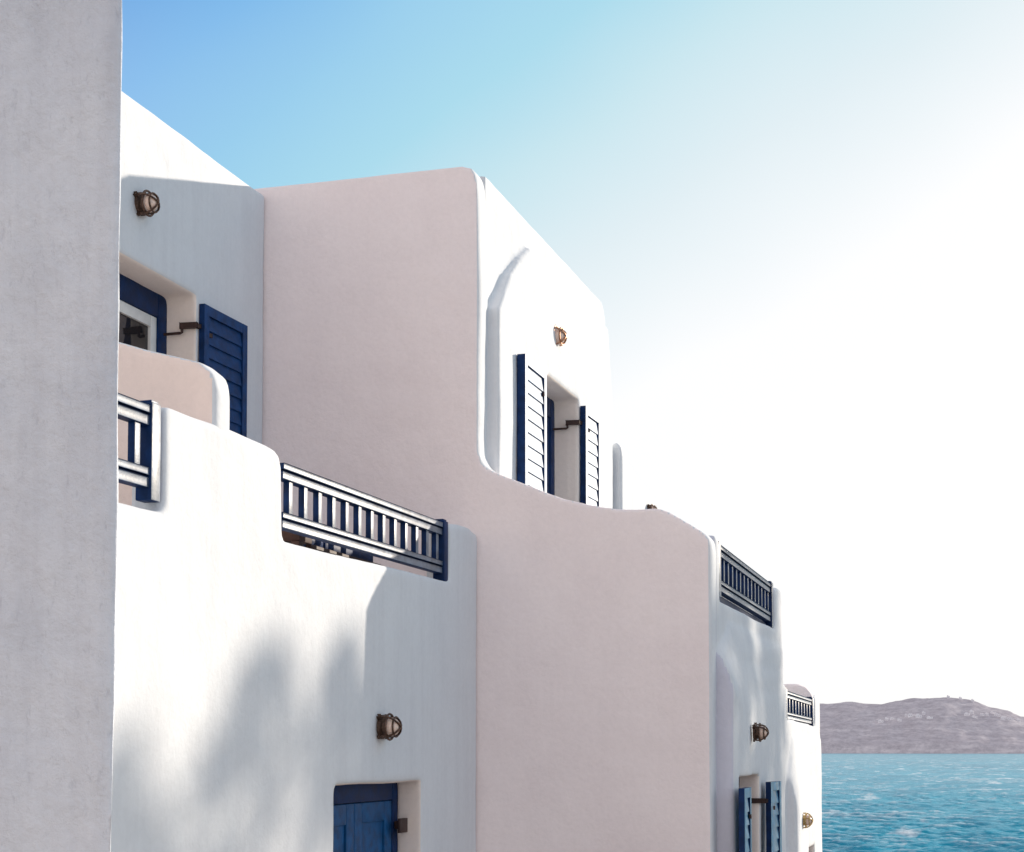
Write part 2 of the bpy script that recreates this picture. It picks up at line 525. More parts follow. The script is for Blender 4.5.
prism_y(bm, [(-3.6, -0.4), (-3.6, 0.62), (-2.8, 0.70), (-2.452, 0.735), (-2.316, 0.735), (-2.214, 0.69), (-2.15, 0.61), (-2.135, 0.5), (-2.135, -0.4)], 18.72, 18.95)
stucco('terrace_end_wall', bm, M['pinkish'], house_e, 0.024, 3, 0.004)
bm = bmesh.new()     # rounded front of its set-back upper floor
prism_x(bm, [(16.25, -0.3), (18.15, -0.3), (18.15, 2.80), (18.0, 2.88), (17.3, 2.95), (16.6, 3.05), (16.25, 3.06)], -4.15, -3.83)
prism_y(bm, [(-4.0, -0.3), (-4.0, 3.0), (-3.93, 3.09), (-3.86, 3.145), (-3.83, 3.15), (-3.79, 3.10), (-3.775, 3.0), (-3.775, -0.3)], 16.215, 16.45)
stucco('upper_wall', bm, M['white'], house_e, 0.024, 3, 0.005, reveal=None)
bm = bmesh.new()
box(bm, -9.0, -8.7, 16.21, 19.2, GZ - 0.2, 2.6)
box(bm, -8.69, -4.16, 17.6, 17.85, -0.3, 2.6)
box(bm, -8.69, XB - 0.202, 19.0, 19.2, GZ - 0.2, -0.3)
from_bm('rear_wall', bm, M['white'], house_e)
bm = bmesh.new()
box(bm, -8.69, -4.16, 16.21, 17.59, 2.3, 2.5)
from_bm('roof', bm, M['white'], house_e)
bm = bmesh.new()
box(bm, -8.69, XB - 0.203, 16.21, 18.99, -0.5, -0.32)
from_bm('terrace_floor', bm, M['white'], house_e)


# ------------------------------------------------------------------ railings (double rails, flat balusters, square posts)
def bm_x(bm):
    return max(v.co.x for v in bm.verts)


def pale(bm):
    """Seaward faces get the painted glare colour; the other faces keep their navy."""
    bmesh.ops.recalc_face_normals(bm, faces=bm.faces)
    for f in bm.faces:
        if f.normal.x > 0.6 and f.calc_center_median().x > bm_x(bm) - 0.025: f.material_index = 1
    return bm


def railing(parent, X, y0, y1, zt0, zt1, near_post, far_post, hgt, nb, mat, label=None, glare_pale=True, kick=0.0):
    """Rails from y0 to y1 with the top at zt0..zt1 and height hgt down to the foot of the posts."""
    s = hgt / 0.42
    zt = lambda y: zt0 + (zt1 - zt0) * (y - y0) / (y1 - y0)
    bm = bmesh.new()
    for top, h, w in ((0.0, 0.036, 0.062), (0.046, 0.046, 0.05), (0.285, 0.034, 0.056), (0.330, 0.046, 0.05)):
        za = top * s + h * s / 2
        beam(bm, (X, y0, zt0 - za), (X, y1, zt1 - za), w, h * s, bev=0.006)
    # thin web that joins each pair of rails
    for top in (0.034, 0.317):
        za = top * s + 0.008
        beam(bm, (X - 0.006, y0, zt0 - za), (X - 0.006, y1, zt1 - za), 0.022, 0.024 * s, bev=0)
    if kick:                                         # added board that darkens the gap under the lower rail
        za = 0.385 * s + kick / 2
        beam(bm, (X - 0.03, y0, zt0 - za), (X - 0.03, y1, zt1 - za), 0.02, kick, bev=0)
    rail = from_bm('railing', pale(bm), mat, parent, 35)
    if label: rail['label'] = label
    for k in range(nb):
        y = y0 + (y1 - y0) * (k + 0.6) / (nb + 0.2)
        bm = bmesh.new()
        box(bm, X - 0.022, X + 0.018, y - 0.026, y + 0.026, zt(y) - 0.286 * s, zt(y) - 0.09 * s, bev=0.004)
        from_bm('baluster', pale(bm), mat, rail, 35)
    for on, y in ((near_post, y0), (far_post, y1)):
        if not on: continue
        bm = bmesh.new()
        z1 = zt(y) + 0.016
        box(bm, X - 0.048, X + 0.042, y - 0.045, y + 0.045, z1 - hgt - 0.03, z1, bev=0.007)
        box(bm, X - 0.038, X + 0.032, y - 0.035, y + 0.035, z1 - 0.002, z1 + 0.014, bev=0.006)
        from_bm('post', pale(bm) if glare_pale else bm, mat, rail, 35)
    return rail


XR = XA - 0.055
RM = [M['navy'], M['rail']]
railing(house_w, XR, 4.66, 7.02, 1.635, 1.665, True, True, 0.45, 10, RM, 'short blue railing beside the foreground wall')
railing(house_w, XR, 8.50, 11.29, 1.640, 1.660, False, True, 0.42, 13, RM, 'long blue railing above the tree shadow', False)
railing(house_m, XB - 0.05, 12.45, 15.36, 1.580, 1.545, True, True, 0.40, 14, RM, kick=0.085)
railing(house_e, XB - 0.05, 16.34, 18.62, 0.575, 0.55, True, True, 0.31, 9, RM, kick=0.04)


# ------------------------------------------------------------------ louvred shutters, folded back against the wall
def shutter(parent, X, yh, way, w, z0, z1, off=0.045, splay=0.03, th=0.045, stay=True, slat='slat'):
    """Hinge at yh, leaf of width w running `way` (+1/-1) along the wall, standing `off` clear of it."""
    def at(u, n, z):
        return Vector((X + off + n + splay * u / w, yh + way * u, z))
    bm = bmesh.new()
    fr = 0.075
    def slab(u0, u1, za, zb, n0, n1, mi, bev=0.005):
        vs = box(bm, 0, 1, 0, 1, 0, 1, mi)
        for v in vs:
            a = v.co.copy()
            v.co = at(u0 + a.y * (u1 - u0), n0 + a.x * (n1 - n0), za + a.z * (zb - za))
    slab(0, fr, z0, z1, 0, th, 0)
    slab(w - fr, w, z0, z1, 0, th, 0)
    slab(fr, w - fr, z1 - fr, z1, 0.002, th - 0.002, 0)
    slab(fr, w - fr, z0, z0 + fr * 1.5, 0.002, th - 0.002, 0)
    mid = (z0 + z1) / 2 - 0.1
    slab(fr, w - fr, mid, mid + fr, 0.002, th - 0.002, 0)
    for za, zb in ((z0 + fr * 1.5, mid), (mid + fr, z1 - fr)):
        n = max(2, round((zb - za) / 0.105))
        st = (zb - za) / n
        for k in range(n):
            zc = za + k * st
            vs = box(bm, 0, 1, 0, 1, 0, 1, 1)
            for v in vs:
                a = v.co.copy()
                # overlapping slats, lower edge outwards
                nn = th - 0.030 + a.x * 0.008 + (1 - a.z) * 0.015
                v.co = at(fr - 0.004 + a.y * (w - 2 * fr + 0.008), nn, zc - 0.006 + a.z * (st + 0.010))
    bm.normal_update()
    bmesh.ops.recalc_face_normals(bm, faces=bm.faces)
    for f in bm.faces:                               # outward faces take the slat colour, painted glare included
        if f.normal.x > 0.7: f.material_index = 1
    leaf = from_bm('shutter', bm, [M['navy'], M[slat]], parent, 30)
    # strap hinges on the hinge stile
    for z in (z0 + 0.25, z1 - 0.22):
        bm = bmesh.new()
        p, q = at(0.03, 0.012, z), at(0.11, th + 0.004, z)
        beam(bm, (p.x, p.y, z), (q.x, q.y, z), 0.012, 0.03, bev=0.002)
        from_bm('hinge', bm, M['iron'], leaf)
    if stay:
        bm = bmesh.new()
        zs = z0 + (z1 - z0) * 0.925
        o = -way
        pts = [(X - 0.27, yh + o * 0.065, zs - 0.05), (X - 0.115, yh + o * 0.065, zs - 0.05), (X - 0.10, yh + o * 0.065, zs - 0.045), (X - 0.10, yh + o * 0.065, zs)]
        tube(bm, pts, 0.011, 6)
        beam(bm, (X - 0.115, yh + o * 0.065, zs + 0.004), (X + off + 0.01, yh + o * 0.05, zs + 0.004), 0.03, 0.042, bev=0.004)
        beam(bm, (X + off, yh + o * 0.05, zs + 0.004), (X + off + 0.02, yh + way * 0.05, zs + 0.004), 0.02, 0.03, bev=0.004)
        from_bm('shutter_stay', bm, M['iron'], leaf)
    return leaf


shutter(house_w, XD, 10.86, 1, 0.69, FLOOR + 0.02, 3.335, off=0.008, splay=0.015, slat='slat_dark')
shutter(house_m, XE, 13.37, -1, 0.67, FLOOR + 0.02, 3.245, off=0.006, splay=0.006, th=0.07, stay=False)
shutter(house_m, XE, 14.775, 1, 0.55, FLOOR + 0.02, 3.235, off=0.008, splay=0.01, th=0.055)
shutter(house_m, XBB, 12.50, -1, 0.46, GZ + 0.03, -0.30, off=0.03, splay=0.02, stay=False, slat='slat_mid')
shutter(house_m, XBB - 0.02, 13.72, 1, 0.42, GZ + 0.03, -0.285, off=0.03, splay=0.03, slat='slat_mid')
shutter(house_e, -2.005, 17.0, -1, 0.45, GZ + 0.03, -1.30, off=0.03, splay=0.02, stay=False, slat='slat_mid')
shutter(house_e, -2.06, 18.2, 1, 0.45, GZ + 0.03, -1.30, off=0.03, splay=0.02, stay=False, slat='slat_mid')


# ------------------------------------------------------------------ glazed terrace doors and plank doors
def glazed_door(parent, X, y0, y1, z0, z1, inner, n_leaf=2):
    """Navy frame filling the opening at depth X, with white inner casements and glass."""
    bm = bmesh.new()
    f = 0.13
    box(bm, X - 0.07, X, y0 - 0.03, y0 + f, z0, z1 + 0.03, bev=0.004)
    box(bm, X - 0.07, X, y1 - f, y1 + 0.03, z0, z1 + 0.03, bev=0.004)
    box(bm, X - 0.068, X - 0.002, y0 + f, y1 - f, z1 - 0.17, z1 + 0.03, bev=0.004)
    box(bm, X - 0.068, X - 0.002, y0 + f, y1 - f, z0, z0 + 0.2, bev=0.004)
    d = from_bm('terrace_door', bm, M['navy'], parent, 30)
    ya, yb = y0 + f, y1 - f
    st = (yb - ya) / n_leaf
    for k in range(n_leaf):
        a, c = ya + k * st + 0.004, ya + (k + 1) * st - 0.004
        zt, zb = z1 - 0.175, z0 + 0.205
        w = 0.085
        bm = bmesh.new()
        box(bm, X - 0.06, X - 0.012, a, a + w, zb, zt, bev=0.004)
        box(bm, X - 0.06, X - 0.012, c - w, c, zb, zt, bev=0.004)
        box(bm, X - 0.058, X - 0.014, a + w, c - w, zt - w, zt, bev=0.004)
        box(bm, X - 0.058, X - 0.014, a + w, c - w, zb, zb + 0.25, bev=0.004)
        from_bm('casement_frame', bm, inner, d, 30)
        bm = bmesh.new()
        box(bm, X - 0.044, X - 0.036, a + w - 0.01, c - w + 0.01, zb + 0.24, zt - w + 0.01)
        from_bm('pane', bm, M['glass'], d)
    return d


glazed_door(house_w, XD - 0.25, 9.30, 10.838, FLOOR, 3.385, M['cream'])
glazed_door(house_m, XE - 0.24, 13.679, 14.757, FLOOR, 3.28, M['navy'])
glazed_door(house_m, XBB - 0.20, 12.42, 13.66, GZ + 0.02, -0.226, M['navy'])
glazed_door(house_e, -2.005 - 0.20, 17.1, 18.1, GZ + 0.02, -1.07, M['navy'])

bm = bmesh.new()                                     # solid blue door in the lower wall
xd = XA - 0.185
box(bm, xd - 0.08, xd, 9.17, 9.30, GZ, -0.20, 1, 0.004)
box(bm, xd - 0.08, xd, 10.66, 10.79, GZ, -0.20, 1, 0.004)
box(bm, xd - 0.078, xd - 0.002, 9.30, 10.66, -0.36, -0.20, 1, 0.004)
for a, c in ((9.305, 9.978), (9.982, 10.655)):       # two leaves with framed panels
    box(bm, xd - 0.05, xd - 0.022, a, c, GZ + 0.02, -0.365, 0)
    for p, q, r_, s_ in ((a, a + 0.13, GZ + 0.02, -0.367), (c - 0.13, c, GZ + 0.02, -0.367), (a + 0.13, c - 0.13, -0.50, -0.368), (a + 0.13, c - 0.13, -1.5, -1.36), (a + 0.13, c - 0.13, GZ + 0.03, GZ + 0.25)):
        box(bm, xd - 0.023, xd - 0.006, p + 0.001, q - 0.001, r_, s_, 0, 0.004)
door = from_bm('door', bm, [M['blue'], M['navy']], house_w, 30)
bm = bmesh.new()
box(bm, xd + 0.001, xd + 0.075, 10.685, 10.73, -0.565, -0.51, 0, 0.006)
box(bm, xd + 0.06, xd + 0.082, 10.60, 10.74, -0.59, -0.49, 0, 0.004)
from_bm('door_latch', bm, M['iron'], door, 30)


# ------------------------------------------------------------------ caged ship's lamps on the walls
LAMPS = 'caged bulkhead lamps on the white walls'


def lamp_meshes():
    bm = bmesh.new()
    lathe_x(bm, [(0, 0), (0, 0.080), (0.018, 0.080), (0.026, 0.072), (0.03, 0.062), (0.055, 0.060), (0.058, 0.052), (0.058, 0)])
    for k in range(4):                               # lugs that take the screws
        a = R(45 + 90 * k)
        c, s = math.cos(a), math.sin(a)
        beam(bm, (0.010, 0.070 * c, 0.070 * s), (0.010, 0.104 * c, 0.104 * s), 0.024, 0.018, up=(1, 0, 0))
    base = bm
    bm = bmesh.new()
    lathe_x(bm, [(0.046, 0), (0.046, 0.054), (0.066, 0.062), (0.086, 0.061), (0.104, 0.052), (0.120, 0.034), (0.127, 0.015), (0.128, 0)])
    glass = bm
    bm = bmesh.new()
    ringp = lambda x, r: [(x, r * math.cos(2 * math.pi * k / 20), r * math.sin(2 * math.pi * k / 20)) for k in range(20)]
    tube(bm, ringp(0.060, 0.084), 0.0085, 6, closed=True)
    tube(bm, ringp(0.104, 0.065), 0.0065, 6, closed=True)
    for k in range(4):
        a = R(45 + 90 * k)
        c, s = math.cos(a), math.sin(a)
        tube(bm, [(x, r * c, r * s) for x, r in ((0.022, 0.090), (0.050, 0.090), (0.078, 0.084), (0.104, 0.068), (0.124, 0.042), (0.136, 0.014), (0.138, 0.0))], 0.0075, 6)
    cage = bm
    out = []
    for nm, b_ in (('base_plate', base), ('globe', glass), ('cage', cage)):
        bmesh.ops.recalc_face_normals(b_, faces=b_.faces)
        me = bpy.data.meshes.new(nm)
        b_.to_mesh(me)
        b_.free()
        me.polygons.foreach_set('use_smooth', [True] * len(me.polygons))
        me.set_sharp_from_angle(angle=R(40))
        out.append(me)
    return out


LM = lamp_meshes()


def wall_lamp(x, y, z, mat, label, spin=0.0, scale=1.0):
    t = thing('wall_lamp', label, 'wall lamp', (x, y, z), LAMPS, (spin, 0, 0))
    t.scale = (scale,) * 3
    for me, mt in zip(LM, (mat, M['frost'], mat)):
        c = me.copy()
        c.materials.clear()
        c.materials.append(mt)
        o = bpy.data.objects.new(me.name, c)
        COL.objects.link(o)
        o.parent = t
    return t


wall_lamp(XD + 0.004, 9.99, 3.815, M['bronze'], 'dark caged lamp high on the shaded upper wall above the terrace door', R(18), 1.02)
wall_lamp(XA + 0.0, 14.04, 3.72, M['copper'], 'copper caged lamp in full sun above the open louvred shutters', R(8), 1.2)
wall_lamp(XA + 0.004, 9.96, 0.138, M['bronze'], 'dark caged lamp on the lower wall above the solid blue door', R(0), 1.0)
wall_lamp(XBB + 0.004, 13.12, 0.125, M['bronze'], 'dark caged lamp under the short high railing, above narrow shutters', R(10), 0.85)
wall_lamp(-2.03, 16.62, -0.73, M['brass'], 'brass coloured caged lamp on the last house, nearest the sea', R(25), 0.85)
wall_lamp(-3.825, 17.72, 2.66, M['bronze'], 'small caged lamp just showing above the wavy end wall', R(5), 0.7)

# ------------------------------------------------------------------ lounger on the terrace, seen under the long railing
lg = thing('sun_lounger', 'dark brown and navy lounger glimpsed under the long terrace railing', 'lounger', (-4.46, 10.0, FLOOR - 0.02))
bm = bmesh.new()
for y in (9.36, 10.72):
    for x in (-4.64, -4.28):
        box(bm, x - 0.03, x + 0.03, y - 0.03, y + 0.03, FLOOR - 0.018, 1.30, bev=0.004)
box(bm, -4.67, -4.25, 9.33, 9.53, 1.30, 1.43, bev=0.012)
box(bm, -4.30, -4.26, 9.53, 10.75, 1.24, 1.305, bev=0.006)
box(bm, -4.66, -4.62, 9.53, 10.75, 1.24, 1.305, bev=0.006)
from_bm('frame', bm, M['wood'], lg, 30)
bm = bmesh.new()
box(bm, -4.62, -4.30, 9.86, 10.72, 1.29, 1.385, bev=0.03)
from_bm('cushion', bm, M['navy'], lg, 40)
bm = bmesh.new()
box(bm, -4.62, -4.30, 9.56, 9.84, 1.305, 1.392, bev=0.03)
from_bm('pillow', bm, M['navy'], lg, 40)
# ------------------------------------------------------------------ rough wall right in front of the camera
bm = bmesh.new()
w0 = [(-1.772, 3.0), (-2.35, 3.30), (-2.75, 3.6), (-4.2, 3.62), (-4.2, 3.0)]
a = [bm.verts.new((x, y, GZ - 0.1)) for x, y in w0]
c = [bm.verts.new((x, y, 3.4)) for x, y in w0]
bm.faces.new(a); bm.faces.new(c[::-1])
for i in range(5):
    bm.faces.new((a[i], c[i], c[(i + 1) % 5], a[(i + 1) % 5]))
fw = stucco('stucco_wall', bm, M['grey'], None, 0.014, 3, 0.011)
tag(fw, 'rough grey white plaster wall filling the left edge, in the foreground', 'wall')


# ================================================================== ground, sea, far shore
m, nt, b = nodes_of('garden paving and dust')
g = N(nt, 'ShaderNodeNewGeometry')
n1 = N(nt, 'ShaderNodeTexNoise', i_Scale=0.8, i_Detail=8.0)
nt.links.new(g.outputs['Position'], n1.inputs['Vector'])
nt.links.new(ramp(nt, n1.outputs['Fac'], [(0.3, (0.30, 0.24, 0.19)), (0.7, (0.48, 0.41, 0.35))]), b.inputs['Base Color'])
b.inputs['Roughness'].default_value = 0.95
bp = N(nt, 'ShaderNodeBump', i_Strength=0.5, i_Distance=0.05)
n2 = N(nt, 'ShaderNodeTexNoise', i_Scale=9.0, i_Detail=6.0)
nt.links.new(g.outputs['Position'], n2.inputs['Vector'])
nt.links.new(n2.outputs['Fac'], bp.inputs['Height'])
nt.links.new(bp.outputs['Normal'], b.inputs['Normal'])
M['ground'] = m


def land_z(x, y):
    """Level garden, dropping over a rocky edge to the sea."""
    edge = 1.2 * noise.noise((x * 0.15, y * 0.15, 3.0)) + 0.5 * noise.noise((x * 0.6, y * 0.6, 1.0))
    d = max(x - 16.0, y - 38.0, y - 22.0 - max(0.0, x - 2.0) * 3.0) + edge
    z = GZ + 0.03 * noise.noise((x * 0.5, y * 0.5, 0))
    if d > 0:
        z -= min(13.6, d * 2.6) + 0.8 * abs(noise.noise((x * 0.7, y * 0.7, 5))) * min(1, d)
    return z


bm = bmesh.new()
xs = [-120, -80, -50, -30, -20] + [-14 + 0.5 * i for i in range(72)]
ys = [-120, -80, -50, -35, -22] + [-14 + 0.6 * i for i in range(98)]
vg = [[bm.verts.new((x, y, land_z(x, y))) for x in xs] for y in ys]
for j in range(len(ys) - 1):
    for i in range(len(xs) - 1):
        bm.faces.new((vg[j][i], vg[j][i + 1], vg[j + 1][i + 1], vg[j + 1][i]))
tag(from_bm('ground', bm, M['ground'], None, 60), 'sandy garden ground along the foot of the houses', None, None, 'structure')

# ---- sea: one sheet to the horizon, finely waved where the picture looks along it
dense = np.arange(R(-13.0), R(7.0), 0.00075)
coarse = np.concatenate([np.arange(dense[-1] + R(1.0), math.pi, R(3.0)), np.arange(-math.pi, dense[0] - R(1.0), R(3.0))])
ang = np.sort(np.concatenate([dense, coarse]))
H0 = -SEA
vpx = np.concatenate([np.arange(330, 215, -3.0), np.arange(215, 8, -0.26)])
rad = np.concatenate([[15.0, 30.0, 50.0], H0 * 1626 / vpx, [3100, 3500, 4200, 6000, 10000, 20000, 40000]])
A, RR = np.meshgrid(ang, rad)
XX, YY = RR * np.sin(A), RR * np.cos(A)
hh = np.zeros_like(XX)
gx = np.zeros_like(XX)
wind = R(205)
for k in range(64):
    lam = 1.3 * (15 / 1.3) ** rng.random()
    th = wind + rng.normal(0, 0.5)
    kk = 2 * math.pi / lam
    ph = kk * (XX * math.sin(th) + YY * math.cos(th)) + rng.random() * 6.28
    am = 0.0115 * lam ** 0.75
    w = np.clip(1.0 - RR / (lam * 420), 0, 1)
    s = np.sin(ph)
    hh += am * w * (s + 0.35 * np.cos(2 * ph))
fade = np.clip((A - R(-13.0)) / R(1.5), 0, 1) * np.clip((R(7.0) - A) / R(1.5), 0, 1) * np.clip((RR - 60) / 60, 0, 1) * np.clip((3200 - RR) / 1500, 0, 1)
hh *= fade
# foam where a crest stands high inside a gust patch
patch = np.zeros_like(XX)
for k in range(14):
    lam = 30 + 130 * rng.random()
    th = rng.random() * 6.28
    patch += np.sin(2 * math.pi / lam * (XX * math.sin(th) + YY * math.cos(th)) + rng.random() * 6.28)
patch /= 14 ** 0.5
sd = hh.std() if hh.std() > 0 else 1
loc = np.maximum(0.06, np.sqrt((hh ** 2).mean(axis=1, keepdims=True)) * 1.35)
foam = np.clip((hh / loc - 1.15 + 0.6 * patch) * 2.2, 0, 1) * fade
nr, nc = XX.shape
co = np.stack([XX, YY, SEA + hh], -1).reshape(-1, 3)
idx = np.arange(nr * nc).reshape(nr, nc)
nxt = np.roll(idx, -1, axis=1)
faces = np.stack([idx[:-1], nxt[:-1], nxt[1:], idx[1:]], -1).reshape(-1, 4)
me = bpy.data.meshes.new('sea')
me.from_pydata(co.tolist(), [], faces.tolist())
me.polygons.foreach_set('use_smooth', [True] * len(me.polygons))
at = me.attributes.new('foam', 'FLOAT', 'POINT')
at.data.foreach_set('value', foam.ravel().astype(np.float32))
m, nt, b = nodes_of('wind-ruffled sea')
g = N(nt, 'ShaderNodeNewGeometry')
aa = N(nt, 'ShaderNodeAttribute', attribute_name='foam')
mp = N(nt, 'ShaderNodeMapping')
mp.inputs['Scale'].default_value = (0.012, 0.004, 0.01)
nt.links.new(g.outputs['Position'], mp.inputs['Vector'])
nb_ = N(nt, 'ShaderNodeTexNoise', i_Scale=1.0, i_Detail=5.0)
nt.links.new(mp.outputs['Vector'], nb_.inputs['Vector'])
c1 = ramp(nt, nb_.outputs['Fac'], [(0.3, (0.004, 0.30, 0.45)), (0.7, (0.02, 0.40, 0.56))])
sp = N(nt, 'ShaderNodeSeparateXYZ')
nt.links.new(g.outputs['Position'], sp.inputs[0])
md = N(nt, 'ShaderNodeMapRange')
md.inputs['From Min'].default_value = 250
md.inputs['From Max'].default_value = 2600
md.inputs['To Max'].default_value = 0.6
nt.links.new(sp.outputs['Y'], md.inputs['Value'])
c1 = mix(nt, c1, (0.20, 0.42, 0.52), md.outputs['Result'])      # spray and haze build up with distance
fo = N(nt, 'ShaderNodeTexNoise', i_Scale=1.4, i_Detail=6.0, i_Roughness=0.7)
nt.links.new(g.outputs['Position'], fo.inputs['Vector'])
fm = N(nt, 'ShaderNodeMath', operation='MULTIPLY_ADD')
nt.links.new(fo.outputs['Fac'], fm.inputs[0])
fm.inputs[1].default_value = 1.6
fm.inputs[2].default_value = -0.45
ff = N(nt, 'ShaderNodeMath', operation='MULTIPLY', use_clamp=True)
nt.links.new(fm.outputs[0], ff.inputs[0])
nt.links.new(aa.outputs['Fac'], ff.inputs[1])
mp3 = N(nt, 'ShaderNodeMapping')
mp3.inputs['Scale'].default_value = (0.085, 0.022, 0.05)
nt.links.new(g.outputs['Position'], mp3.inputs['Vector'])
n7 = N(nt, 'ShaderNodeTexNoise', i_Scale=1.0, i_Detail=4.0, i_Roughness=0.6)
nt.links.new(mp3.outputs['Vector'], n7.inputs['Vector'])
far = ramp(nt, n7.outputs['Fac'], [(0.60, (0, 0, 0)), (0.70, (0.95, 0.95, 0.95))])
trough = ramp(nt, n7.outputs['Fac'], [(0.30, (0.62, 0.70, 0.76)), (0.55, (1.05, 1.03, 1.02))])
c1 = mix(nt, c1, trough, 0.8, 'MULTIPLY')
c1 = mix(nt, c1, (0.72, 0.80, 0.84), far)                         # broken foam lying in streaks
c2 = mix(nt, c1, (0.82, 0.86, 0.88), ff.outputs[0])
nt.links.new(c2, b.inputs['Base Color'])
b.inputs['Roughness'].default_value = 0.32
b.inputs['Specular IOR Level'].default_value = 0.07
bp = N(nt, 'ShaderNodeBump', i_Strength=0.9, i_Distance=0.45)
n2 = N(nt, 'ShaderNodeTexNoise', i_Scale=0.9, i_Detail=5.0, i_Roughness=0.65)
nt.links.new(g.outputs['Position'], n2.inputs['Vector'])
nt.links.new(n2.outputs['Fac'], bp.inputs['Height'])
nt.links.new(bp.outputs['Normal'], b.inputs['Normal'])
me.materials.append(m)
so = bpy.data.objects.new('sea', me)
COL.objects.link(so)
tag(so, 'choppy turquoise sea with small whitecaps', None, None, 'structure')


# ---- far shore
def crest(x):
    px = [-1500, -1100, -700, -495, -361, -268, -164, -100, -49, 1, 36, 120, 260, 420, 560]
    hz = [0, 60, 128, 134.5, 131, 144, 149, 135, 115, 104, 88, 78, 60, 30, 0]
    return float(np.interp(x, px, hz))


def hill_z(x, y):
    t = (y - 4500) / 420.0
    if t < 1:
        f = max(0.0, t)
        prof = 0.10 * min(1, f * 14) + 0.90 * (f ** 0.85)
    else:
        prof = max(0.0, 1 - ((t - 1) / 2.2) ** 2)
    nz = noise.fractal((x * 0.011, y * 0.007, 0.3), 1.0, 2.0, 5)
    edge = 1 if t >= 1 else max(0, min(1, t * 6)) * (1 - max(0, t - 0.7) / 0.3 * 0.75)
    gl = -abs(noise.noise((x * 0.016, y * 0.003, 2.0))) * 26 * max(0, min(1, t * 3)) * max(0, 1 - t)
    return SEA - 1 + (crest(x) + 16) * prof + (nz * 9 * edge + gl) * min(1, crest(x) / 60)


bm = bmesh.new()
xs = [-1500 + 9 * i for i in range(230)]
ys = [4498 + 8 * i for i in range(56)] + [4960 + 60 * i for i in range(16)]
vg = [[bm.verts.new((x, y, hill_z(x, y))) for x in xs] for y in ys]
for j in range(len(ys) - 1):
    for i in range(len(xs) - 1):
        bm.faces.new((vg[j][i], vg[j][i + 1], vg[j + 1][i + 1], vg[j + 1][i]))
m, nt, b = nodes_of('hazy dry hillside')
g = N(nt, 'ShaderNodeNewGeometry')
mp = N(nt, 'ShaderNodeMapping')
mp.inputs['Scale'].default_value = (0.012, 0.010, 0.085)
nt.links.new(g.outputs['Position'], mp.inputs['Vector'])
n1 = N(nt, 'ShaderNodeTexNoise', i_Scale=1.0, i_Detail=9.0, i_Roughness=0.65)
nt.links.new(mp.outputs['Vector'], n1.inputs['Vector'])
hc = ramp(nt, n1.outputs['Fac'], [(0.34, (0.235, 0.215, 0.24)), (0.5, (0.315, 0.295, 0.32)), (0.66, (0.43, 0.405, 0.42))])
n9 = N(nt, 'ShaderNodeTexNoise', i_Scale=0.055, i_Detail=6.0, i_Roughness=0.75)
nt.links.new(g.outputs['Position'], n9.inputs['Vector'])
scrub = ramp(nt, n9.outputs['Fac'], [(0.40, (0.66, 0.66, 0.68)), (0.56, (1.08, 1.07, 1.05))])
hc = mix(nt, hc, scrub, 0.9, 'MULTIPLY')
nt.links.new(hc, b.inputs['Base Color'])
b.inputs['Roughness'].default_value = 1.0
b.inputs['Specular IOR Level'].default_value = 0.0
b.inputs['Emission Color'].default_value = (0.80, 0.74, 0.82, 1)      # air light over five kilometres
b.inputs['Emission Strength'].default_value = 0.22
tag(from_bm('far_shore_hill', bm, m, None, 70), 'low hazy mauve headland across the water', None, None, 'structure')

# small white houses scattered over the headland
m, nt, b = nodes_of('distant hazy whitewash')
g = N(nt, 'ShaderNodeNewGeometry')
n1 = N(nt, 'ShaderNodeTexNoise', i_Scale=0.05, i_Detail=2.0)
nt.links.new(g.outputs['Position'], n1.inputs['Vector'])
nt.links.new(ramp(nt, n1.outputs['Fac'], [(0.3, (0.55, 0.53, 0.55)), (0.7, (0.72, 0.70, 0.71))]), b.inputs['Base Color'])
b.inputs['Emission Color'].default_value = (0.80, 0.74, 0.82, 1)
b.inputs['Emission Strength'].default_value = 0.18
M['far_white'] = m
M['far_pane'] = paint('distant window shade', (0.30, 0.28, 0.33), 0.8, 0.1)


def far_house_mesh(kind):
    bm = bmesh.new()
    w, d, h = ((15, 9, 5.5), (11, 8, 7), (19, 9, 4.5))[kind]
    box(bm, -w / 2, w / 2, -d / 2, d / 2, -4, h)
    box(bm, -w / 2 + w * 0.1, w * 0.05, -d / 2 + 1, d / 2, h, h + 2.6)
    for k in range(3):
        x = -w / 2 + w * (k + 0.7) / 3.3
        box(bm, x - 0.7, x + 0.7, -d / 2 - 0.03, -d / 2 + 0.3, 1.0, 2.6, 1)
    bmesh.ops.recalc_face_normals(bm, faces=bm.faces)
    me = bpy.data.meshes.new('hillside_house')
    bm.to_mesh(me)
    bm.free()
    me.materials.append(M['far_white'])
    me.materials.append(M['far_pane'])
    return me


FM = [far_house_mesh(k) for k in range(3)]


def far_house(x, t, kind, label, group, sc=1.0):
    y = 4500 + 420 * t
    o = bpy.data.objects.new('hillside_house', FM[kind])
    COL.objects.link(o)
    o.location = (x, y, hill_z(x, y))
    o.scale = (sc, sc, sc)
    tag(o, label, 'house', group)


